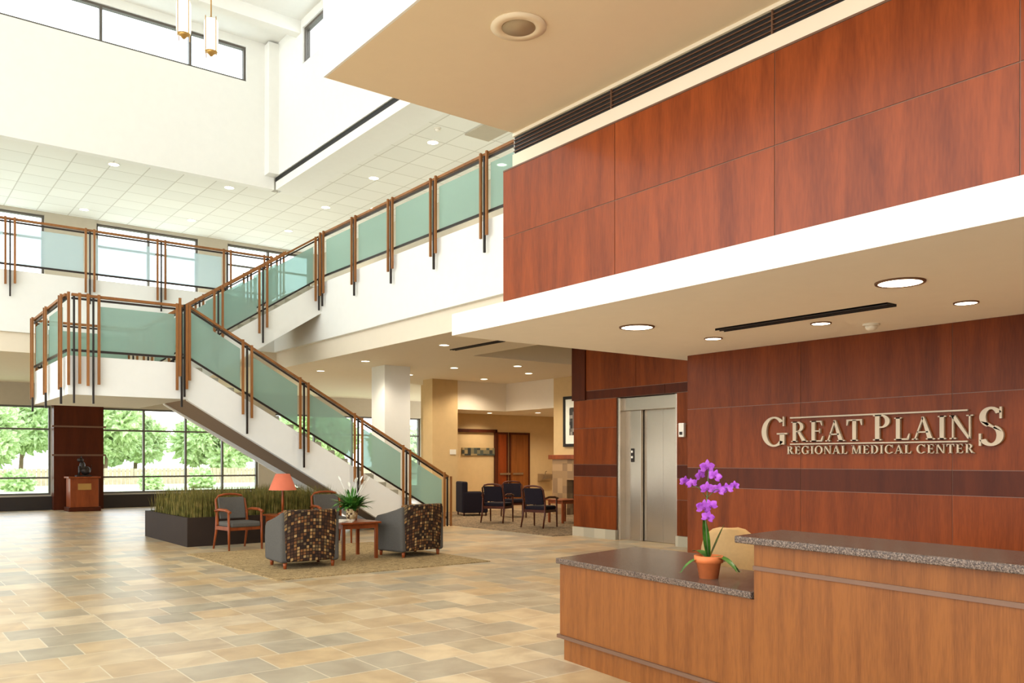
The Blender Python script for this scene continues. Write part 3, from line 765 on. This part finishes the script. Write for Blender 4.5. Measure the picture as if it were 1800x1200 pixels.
for x,y in [(9.63,15.3),(9.74,18.1),(9.85,20.97),(10.95,20.3),(7.25,20.9),(4.6,20.85),(7.4,24.4),(4.8,25.1),(10,23.8),(1.9,20.9),(2.0,25.1),(11.6,15.5)]:
    dl(x,y,8.2,0.13,'upper tile ceiling downlights','round recessed downlight in the tile ceiling')
for x,y in [(10.4,12.5),(10.4,17),(7,24),(1,24),(10.4,23)]: spot(x,y,8.2,220,150,(1,0.93,0.82))
e=empty('ceiling_speaker',(3.82,4.9,4.66),'round white ceiling speaker grille','speaker')
MB().lathe([(0.2,0.0),(0.205,-0.012),(0.13,-0.02),(0.125,-0.012),(0.0,-0.012)],(3.82,4.9,4.66),40).done('rim',M_BOX,e)
def perf():
    m,nt,b=newmat('perforated_grille'); mp=objcoord(nt,(90,90,90)); v=N(nt,'ShaderNodeTexVoronoi'); v.inputs['Randomness'].default_value=0; v.inputs['Scale'].default_value=1
    nt.links.new(mp.outputs[0],v.inputs['Vector']); multi(nt,v.outputs['Distance'],[(120,100,76),(170,148,116),(206,186,152)],b.inputs['Base Color'],False); return m
MB().lathe([(0.122,-0.013),(0.122,-0.017),(0.0,-0.019)],(3.82,4.9,4.66),32).done('grille',perf(),e)
def smoke(x,y,z):
    e=empty('smoke_detector',(x,y,z),'white domed smoke detector on the ceiling','smoke detector','smoke detectors')
    MB().lathe([(0.075,0.003),(0.075,-0.02)],(x,y,z),24).done('base',M_WPLAS,e)
    MB().lathe([(0.055,-0.02),(0.05,-0.045),(0.03,-0.06),(0.001,-0.065)],(x,y,z),24).done('dome',M_WPLAS,e)
smoke(7.42,4.22,2.75); smoke(9.3,14.6,8.2)
def diffuser(x0,x1,y0,y1,z,lab):
    e=empty('linear_diffuser',((x0+x1)/2,(y0+y1)/2,z),lab,'air vent')
    MB().box(x0,x1,y0,y1,z-0.012,z+0.002).done('slot',M_BLACK,e)
    xm=(x0+x1)/2
    MB().box(x0,x0+0.01,y0,y1,z-0.02,z+0.002).done('frame_bar',M_DARK,e); MB().box(x1-0.01,x1,y0,y1,z-0.02,z+0.002).done('frame_bar',M_DARK,e)
    MB().box(xm-0.005,xm+0.005,y0,y1,z-0.02,z-0.002).done('frame_bar',M_DARK,e)
diffuser(6.5,6.64,3.56,5.28,2.75,'black linear slot diffuser in the white soffit')
diffuser(9.6,9.74,12.9,14.6,3.75,'black linear slot diffuser in the lounge ceiling')
e=MB().box(9.9,10.5,13.3,14.5,8.17,8.199).done('return_air_grille',M_GREY); tag(e,'grey return air grille in tile ceiling','air vent')
def pendant(x,y,z):
    e=empty('pendant_light',(x,y,z),'pale glass cylinder pendant with brass caps on a long rod','pendant lamp','atrium pendant lamps')
    MB().lathe([(0.012,0.62),(0.012,11.75-z)],(x,y,z),8).done('rod',M_GOLD,e)
    MB().lathe([(0.11,0.03),(0.12,0.1),(0.12,0.55),(0.1,0.6)],(x,y,z),20).done('glass_shade',M_PEND,e)
    MB().lathe([(0.02,-0.05),(0.06,0.0),(0.11,0.03)],(x,y,z),16).done('bottom_cap',M_GOLD,e)
    MB().lathe([(0.1,0.6),(0.04,0.64)],(x,y,z),16).done('top_cap',M_GOLD,e)
    for k in range(4):
        a=k*math.pi/2+0.4
        MB().box(x+0.125*math.cos(a)-0.006,x+0.125*math.cos(a)+0.006,y+0.125*math.sin(a)-0.006,y+0.125*math.sin(a)+0.006,z-0.05,z+0.63).done('strap',M_GOLD,e)
pendant(4.42,15,8.75); pendant(5.0,15.35,8.75)

# ================================================================= FURNITURE
MB().box(4.1,7.35,10.1,13.75,0,0.012).done('area_rug',M_RUG)
tag(bpy.data.objects['area_rug'],'tan patterned area rug beneath the seating group','rug')

def tub():
    e=empty('tub_armchair',(0,0,0),'grey tub armchair with multicoloured mosaic patterned back','armchair','tub armchairs')
    mb=MB(); n=12; rows=[]
    for (z,off) in [(0.1,0.0),(0.4,-0.01),(0.7,-0.035),(0.8,-0.045)]:
        o_=[];i_=[]
        for k in range(n+1):
            u=-1+2*k/n; yy=0.07*u*u
            o_.append(mb.v((0.37*u,-0.40+yy+off,z))); i_.append(mb.v((0.37*u,-0.25+yy*0.6+off,z)))
        rows.append((o_,i_))
    for a,b in zip(rows[:-1],rows[1:]):
        for k in range(n):
            mb.f([a[0][k],a[0][k+1],b[0][k+1],b[0][k]],True); mb.f([a[1][k+1],a[1][k],b[1][k],b[1][k+1]],True)
        mb.f([a[0][0],b[0][0],b[1][0],a[1][0]]); mb.f([a[0][n],a[1][n],b[1][n],b[0][n]])
    for r in (rows[0],rows[-1]):
        for k in range(n): mb.f([r[0][k],r[1][k],r[1][k+1],r[0][k+1]])
    mb.done('backrest',M_MOSAIC,e,0.025)
    for sx in (-1,1):
        pr=[(-0.34,0.08),(0.36,0.08),(0.38,0.4),(0.36,0.56),(0.30,0.62),(0.1,0.66),(-0.15,0.72),(-0.34,0.78)]
        x0=0.3 if sx>0 else -0.42
        MB().prism([(x0,y,z) for y,z in pr],(0.12,0,0)).done('armrest',M_GFAB,e,0.04)
    MB().box(-0.3,0.3,-0.24,0.36,0.08,0.28).done('seat_base',M_GFAB,e,0.02)
    MB().box(-0.295,0.295,-0.24,0.37,0.28,0.43).done('seat_cushion',M_MOSAIC,e,0.045)
    for x in (-0.34,0.34):
        for y in (-0.28,0.28):
            MB().lathe([(0.022,0),(0.03,0.09)],(x,y,0),10).done('foot',M_FURN,e)
    return e
t=tub(); t.location=(4.95,11.3,0.012); t.rotation_euler=(0,0,math.radians(-4))
copy_tree(t,(6.84,11.55,0.012),math.radians(8))

def wchair(fab,wd,lab,grp):
    e=empty('wooden_armchair',(0,0,0),lab,'armchair',grp)
    w=0.29
    MB().box(-0.26,0.26,-0.22,0.27,0.38,0.47).done('seat',fab,e,0.03)
    mb=MB(); n=8; A=[];B=[]
    for z,y in [(0.5,-0.21),(0.7,-0.25),(0.86,-0.29)]:
        A.append([mb.v((0.23*(-1+2*k/n),y+0.02*abs(-1+2*k/n)**2,z)) for k in range(n+1)])
        B.append([mb.v((0.23*(-1+2*k/n),y-0.05+0.02*abs(-1+2*k/n)**2,z)) for k in range(n+1)])
    for j in range(2):
        for k in range(n):
            mb.f([A[j][k],A[j][k+1],A[j+1][k+1],A[j+1][k]]); mb.f([B[j][k+1],B[j][k],B[j+1][k],B[j+1][k+1]])
        mb.f([A[j][0],A[j+1][0],B[j+1][0],B[j][0]]); mb.f([A[j][n],B[j][n],B[j+1][n],A[j+1][n]])
    for j in (0,2):
        for k in range(n): mb.f([A[j][k],B[j][k],B[j][k+1],A[j][k+1]])
    mb.done('backrest',fab,e,0.015)
    arcp=[(-0.265,-0.2,0.4),(-0.265,-0.25,0.6),(-0.26,-0.3,0.82),(-0.2,-0.315,0.885),(-0.1,-0.325,0.905),(0,-0.325,0.91),(0.1,-0.325,0.905),(0.2,-0.315,0.885),(0.26,-0.3,0.82),(0.265,-0.25,0.6),(0.265,-0.2,0.4)]
    MB().tube(arcp,0.02,8).done('back_frame',wd,e)
    for sx in (-1,1):
        MB().tube([(sx*w,-0.26,0.64),(sx*w,-0.1,0.665),(sx*w,0.15,0.66),(sx*w,0.29,0.63)],[0.02,0.024,0.026,0.022],8).done('armrest',wd,e)
        MB().tube([(sx*w,0.25,0.0),(sx*w,0.24,0.3),(sx*w,0.23,0.64)],[0.016,0.022,0.02],8).done('leg',wd,e)
        MB().tube([(sx*(w-0.01),-0.34,0.0),(sx*(w-0.015),-0.25,0.3),(sx*(w-0.02),-0.24,0.64)],[0.016,0.022,0.02],8).done('leg',wd,e)
    MB().box(-0.28,0.28,0.21,0.24,0.33,0.39).box(-0.28,0.28,-0.25,-0.22,0.33,0.39).box(-0.29,-0.265,-0.25,0.24,0.33,0.39).box(0.265,0.29,-0.25,0.24,0.33,0.39).done('seat_rail',wd,e)
    return e
a=wchair(M_GFAB,M_FURN,'wooden armchair with grey upholstered seat and back','grey wooden armchairs')
a.location=(5.05,14.1,0.0); a.rotation_euler=(0,0,math.pi+0.12)
copy_tree(a,(6.75,14.15,0.0),math.pi-0.1)
b=wchair(M_NAVY,M_FURND,'wooden armchair with dark navy upholstery on the carpet','navy lounge armchairs')
b.location=(12.0,16.2,0.012); b.rotation_euler=(0,0,math.radians(-60))
copy_tree(b,(11.9,14.5,0.012),math.radians(-70))
copy_tree(b,(13.4,17.4,0.012),math.radians(150))
def club():
    e=empty('club_chair',(0,0,0),'dark navy fully upholstered club chair','armchair')
    MB().box(-0.36,0.36,-0.36,-0.2,0.08,0.9).done('backrest',M_NAVY,e,0.04)
    for x in (-0.38,0.26): MB().box(x,x+0.12,-0.34,0.34,0.08,0.62).done('armrest',M_NAVY,e,0.03)
    MB().box(-0.26,0.26,-0.2,0.34,0.1,0.44).done('seat',M_NAVY,e,0.03)
    for x in (-0.32,0.32):
        for y in (-0.3,0.3): MB().lathe([(0.02,0),(0.026,0.09)],(x,y,0),8).done('foot',M_FURND,e)
    return e
c=club(); c.location=(13.0,18.7,0.012); c.rotation_euler=(0,0,math.radians(-110))

def table(w,d,h,lab,cat='table'):
    e=empty('side_table',(0,0,0),lab,cat)
    MB().box(-w/2,w/2,-d/2,d/2,h-0.03,h).done('table_top',M_FURN,e,0.008)
    x=w/2-0.06; y=d/2-0.06
    MB().box(-x,x,-y-0.01,-y+0.01,h-0.1,h-0.03).box(-x,x,y-0.01,y+0.01,h-0.1,h-0.03).box(-x-0.01,-x+0.01,-y,y,h-0.1,h-0.03).box(x-0.01,x+0.01,-y,y,h-0.1,h-0.03).done('apron',M_FURN,e)
    for sx in (-1,1):
        for sy in (-1,1):
            MB().prism([(sx*x-0.022,sy*y-0.022,h-0.03),(sx*x+0.022,sy*y-0.022,h-0.03),(sx*x+0.022,sy*y+0.022,h-0.03),(sx*x-0.022,sy*y+0.022,h-0.03)],(0,0,-(h-0.03))).done('leg',M_FURN,e)
    return e
t1=table(0.66,0.72,0.555,'cherry wood side table between patterned armchairs'); t1.location=(5.93,11.75,0.012)
t2=table(0.6,0.6,0.55,'cherry wood side table holding a lamp'); t2.location=(5.88,14.1,0.0)
t3=table(0.6,0.6,0.55,'cherry wood side table in the carpeted lounge'); t3.location=(13.2,15.2,0.012)

e=empty('table_lamp',(0,0,0),'table lamp with coral shade and wooden stem','lamp')
MB().lathe([(0.09,0),(0.09,0.02),(0.03,0.04),(0.018,0.06)],seg=20).done('base',M_FURN,e)
MB().lathe([(0.018,0.04),(0.022,0.2),(0.016,0.4),(0.008,0.5)],seg=12).done('stem',M_FURN,e)
MB().lathe([(0.235,0.42),(0.12,0.70),(0.117,0.70),(0.232,0.42)],seg=32,cap=False).done('lamp_shade',M_SHADE,e,fixn=False)
e.location=(5.82,14.1,0.55)
for i in range(3):
    mb=MB(); mb.M=Matrix.Translation((5.72,11.58,0.567+i*0.011))@Matrix.Rotation(0.3*i-0.2,4,'Z')
    mb.box(-0.1,0.1,-0.14,0.14,0,0.011); o=mb.done('magazine',M_PAPER); tag(o,'glossy magazine lying on the side table','magazine','magazines on the side table')
e=empty('potted_peace_lily',(0,0,0),'leafy peace lily with white flowers in a woven basket pot','potted plant')
MB().lathe([(0.075,0),(0.1,0.17),(0.105,0.18),(0.095,0.18),(0.09,0.15),(0,0.15)],seg=24).done('pot',mosaic_mat('basket_weave',0.03,[(226,206,160),(90,60,36),(200,174,120)]),e)
mb=MB()
for i in range(120):
    an=R.random()*6.28; k=0.15+R.random()*0.75
    mb.leaf((0.03*math.cos(an),0.03*math.sin(an),0.15),(math.cos(an)*k,math.sin(an)*k,1.0),0.16+R.random()*0.24,0.055+R.random()*0.03,0.3+R.random()*0.7,6,an,zmin=0.1)
mb.done('foliage',M_LEAF,e)
mb=MB()
for i in range(8):
    an=R.random()*6.28; k=0.1+R.random()*0.35; h=0.34+R.random()*0.12
    tp=(math.cos(an)*k*0.6,math.sin(an)*k*0.6,0.15+h)
    mb.tube([(0,0,0.15),(tp[0]*0.4,tp[1]*0.4,0.15+h*0.5),tp],0.003,5)
    mb.leaf(tp,(math.cos(an)*0.4,math.sin(an)*0.4,1),0.09,0.05,0.2,5,an)
mb.done('flower',M_WFLOWER,e)
e.location=(6.0,11.85,0.567)

e=empty('floor_planter',(5.9,16.2,0),'long dark bronze planter box beneath the stair','planter')
MB().box(4.45,7.3,14.9,14.95,0,0.5).box(4.45,7.3,17.55,17.6,0,0.5).box(4.45,4.5,14.95,17.55,0,0.5).box(7.25,7.3,14.95,17.55,0,0.5).done('box',M_BRONZE,e)
MB().box(4.5,7.25,14.95,17.55,0,0.44).done('soil',M_SOIL,e)
mb=MB()
for i in range(7000):
    x=4.52+R.random()*2.7; y=14.97+R.random()**1.6*2.5; h=0.3+R.random()*0.32
    an=R.random()*6.28; le=0.03+R.random()*0.09; w=0.004+R.random()*0.004
    sx=math.cos(an+1.57)*w; sy=math.sin(an+1.57)*w; dx=math.cos(an)*le; dy=math.sin(an)*le
    a_=[mb.v((x-sx,y-sy,0.43)),mb.v((x+sx,y+sy,0.43)),mb.v((x+dx*0.4+sx*0.8,y+dy*0.4+sy*0.8,0.43+h*0.6)),mb.v((x+dx*0.4-sx*0.8,y+dy*0.4-sy*0.8,0.43+h*0.6)),mb.v((x+dx,y+dy,0.43+h))]
    mb.f(a_[:4]); mb.f([a_[3],a_[2],a_[4]])
o=mb.done('ornamental_grass',M_GRASS,None,kind='stuff',fixn=False); tag(o,'dense upright green and tan ornamental grass in the planter','grass')

e=empty('framed_picture',(15.3,17.1,2.5),'black framed picture with white mat on tan wall','picture')
MB().box(15.3,15.345,16.55,17.65,1.84,1.92).box(15.3,15.345,16.55,17.65,3.13,3.21).box(15.3,15.345,16.55,16.63,1.92,3.13).box(15.3,15.345,17.57,17.65,1.92,3.13).done('frame',M_BLACK,e)
MB().box(15.325,15.345,16.63,17.57,1.92,3.13).done('mat',M_WFLOWER,e)
MB().box(15.315,15.325,16.8,17.4,2.15,2.9).done('print',mosaic_mat('grey_print',0.09,[(60,58,56),(110,104,98),(40,38,38),(150,144,134)]),e)
e=empty('fireplace',(15.1,16.8,0),'stone fireplace with wooden mantel and dark opening','fireplace')
MB().box(15.05,15.34,15.7,16.2,0,1.5).box(15.05,15.34,17.2,17.8,0,1.5).box(15.05,15.34,16.2,17.2,0.95,1.5).done('surround',M_FIRE,e)
MB().box(14.98,15.34,15.6,17.9,1.5,1.62).done('mantel',M_FURN,e,0.01)
MB().box(15.27,15.34,16.2,17.2,0,0.95).done('firebox',M_BLACK,e)
e=empty('drinking_fountain',(18.3,21.8,0.9),'stainless wall mounted drinking fountain','drinking fountain')
MB().prism([(17.95,21.99,0.75),(17.95,21.7,0.85),(17.95,21.6,1.0),(17.95,21.99,1.02)],(0.5,0,0)).done('basin',M_STEEL,e,0.01)
MB().tube([(18.2,21.9,1.02),(18.2,21.88,1.09),(18.2,21.82,1.1)],0.012).done('spout',M_STEEL,e)

e=empty('display_pedestal',(5.1,27.3,0),'wooden display pedestal with brass plaque','pedestal')
MB().box(4.75,5.6,26.95,27.65,0,0.12).done('plinth',M_CHD,e,0.01)
MB().box(4.8,5.55,27.0,27.6,0.12,0.95).done('body',M_FURN,e,0.01)
MB().box(4.75,5.6,26.95,27.65,0.95,1.0).done('top',M_FURN,e,0.01)
MB().box(5.0,5.35,26.985,27.0,0.62,0.8).done('plaque',M_GOLD,e)
e=empty('animal_sculpture',(5.2,27.3,1.0),'small dark bronze statue of a seated animal on a pedestal','sculpture')
MB().box(5.0,5.4,27.15,27.45,1.0,1.04).done('base',M_DARK,e)
mb=MB()
mb.blob((5.26,27.3,1.17),0.12,3,0.1,1.5,(1.1,0.8,1.1)); mb.blob((5.17,27.3,1.3),0.09,3,0.1,1.5,(0.9,0.8,1.5)); mb.blob((5.12,27.3,1.48),0.065,3,0.08,1.5,(1.3,0.85,1))
mb.tube([(5.1,27.26,1.3),(5.09,27.25,1.15),(5.08,27.25,1.04)],[0.03,0.02,0.022],8).tube([(5.1,27.34,1.3),(5.09,27.35,1.15),(5.08,27.35,1.04)],[0.03,0.02,0.022],8)
mb.tube([(5.14,27.27,1.53),(5.15,27.26,1.6)],[0.02,0.004],6).tube([(5.14,27.33,1.53),(5.15,27.34,1.6)],[0.02,0.004],6)
mb.tube([(5.34,27.3,1.1),(5.4,27.3,1.18),(5.42,27.3,1.34)],[0.02,0.018,0.008],6)
mb.done('figure',M_DARK,e)

# ================================================================= OUTSIDE
S('ground', [(-60,90,28.8,130,-0.3,-0.1)], M_LAWN, 'sunlit pale green lawn outside')
S('ground', [(-60,90,36,42,-0.1,-0.06)], plain('concrete_path',(226,222,210),0.9), 'pale concrete drive outside')
def tree(x,y,h,r):
    e=empty('tree',(x,y,-0.1),'leafy green tree on the lawn outside','tree','trees outside the windows')
    MB().tube([(x,y,-0.1),(x+0.1,y,h*0.3),(x,y+0.1,h*0.55)],[0.2,0.15,0.08],8).done('trunk',M_BARK,e)
    mb=MB()
    for i in range(20):
        a=R.random()*6.28; q=R.random()**0.6*r*0.7; hh=R.random()
        mb.blob((x+q*math.cos(a),y+q*math.sin(a),h*0.35+hh*h*0.5),r*(0.18+R.random()*0.18),4,0.9,7.0)
    mb.done('foliage',M_TREE,e)
for x,y,h,r in [(-2,70,5.6,3.6),(6.6,70,4.8,3.4),(15,71,5.8,3.6),(23.4,70,5.0,3.6),(32,70,6,3.6),(40.5,70,5,3.4),(2.2,80,5.4,3.6),(10.8,82,6.6,3.8),(19.6,81,5.6,3.6),(28,80,6.8,3.8)]:
    tree(x,y,h,r)
def shrub(x,y,r):
    mb=MB(); mb.blob((x,y,r*0.7-0.1),r,4,0.6,6,(1,1,0.9))
    o=mb.done('shrub',M_TREE); tag(o,'rounded green garden shrub outside','shrub','garden shrubs')
for i in range(11): shrub(-3+i*3.0+R.random()*0.8,46+R.random()*3,0.35+R.random()*0.45)
e=MB()
for i in range(180):
    e.box(-10+i*0.25,-10+i*0.25+0.22,58,58.04,-0.1,0.9+0.02*(i%3))
e.box(-10,35,58.04,58.1,0.3,0.4); e.box(-10,35,58.04,58.1,0.7,0.8)
o=e.done('garden_fence',plain('weathered_fence',(176,158,132),0.9,var=0.1)); tag(o,'weathered wooden plank fence behind the lawn','fence')

# ================================================================= LIGHT
w=bpy.data.worlds.new('World'); SC.world=w; w.use_nodes=True
bg=w.node_tree.nodes['Background']
tc=w.node_tree.nodes.new('ShaderNodeTexCoord'); sx=w.node_tree.nodes.new('ShaderNodeSeparateXYZ'); rp=w.node_tree.nodes.new('ShaderNodeValToRGB')
w.node_tree.links.new(tc.outputs['Generated'],sx.inputs[0]); w.node_tree.links.new(sx.outputs[2],rp.inputs[0]); w.node_tree.links.new(rp.outputs[0],bg.inputs[0])
rp.color_ramp.elements[0].color=(0.98,0.985,0.98,1); rp.color_ramp.elements[1].color=(0.76,0.89,1,1); rp.color_ramp.elements[1].position=0.7
bg.inputs[1].default_value=4.5

cam=bpy.data.cameras.new('Camera'); co=bpy.data.objects.new('Camera',cam); COL.objects.link(co)
co.location=(0,0,1.5); co.rotation_euler=(math.radians(90),0,math.radians(-37.5))
cam.sensor_width=36; cam.lens=29.94; cam.shift_y=207/1800; cam.clip_end=500
SC.camera=co
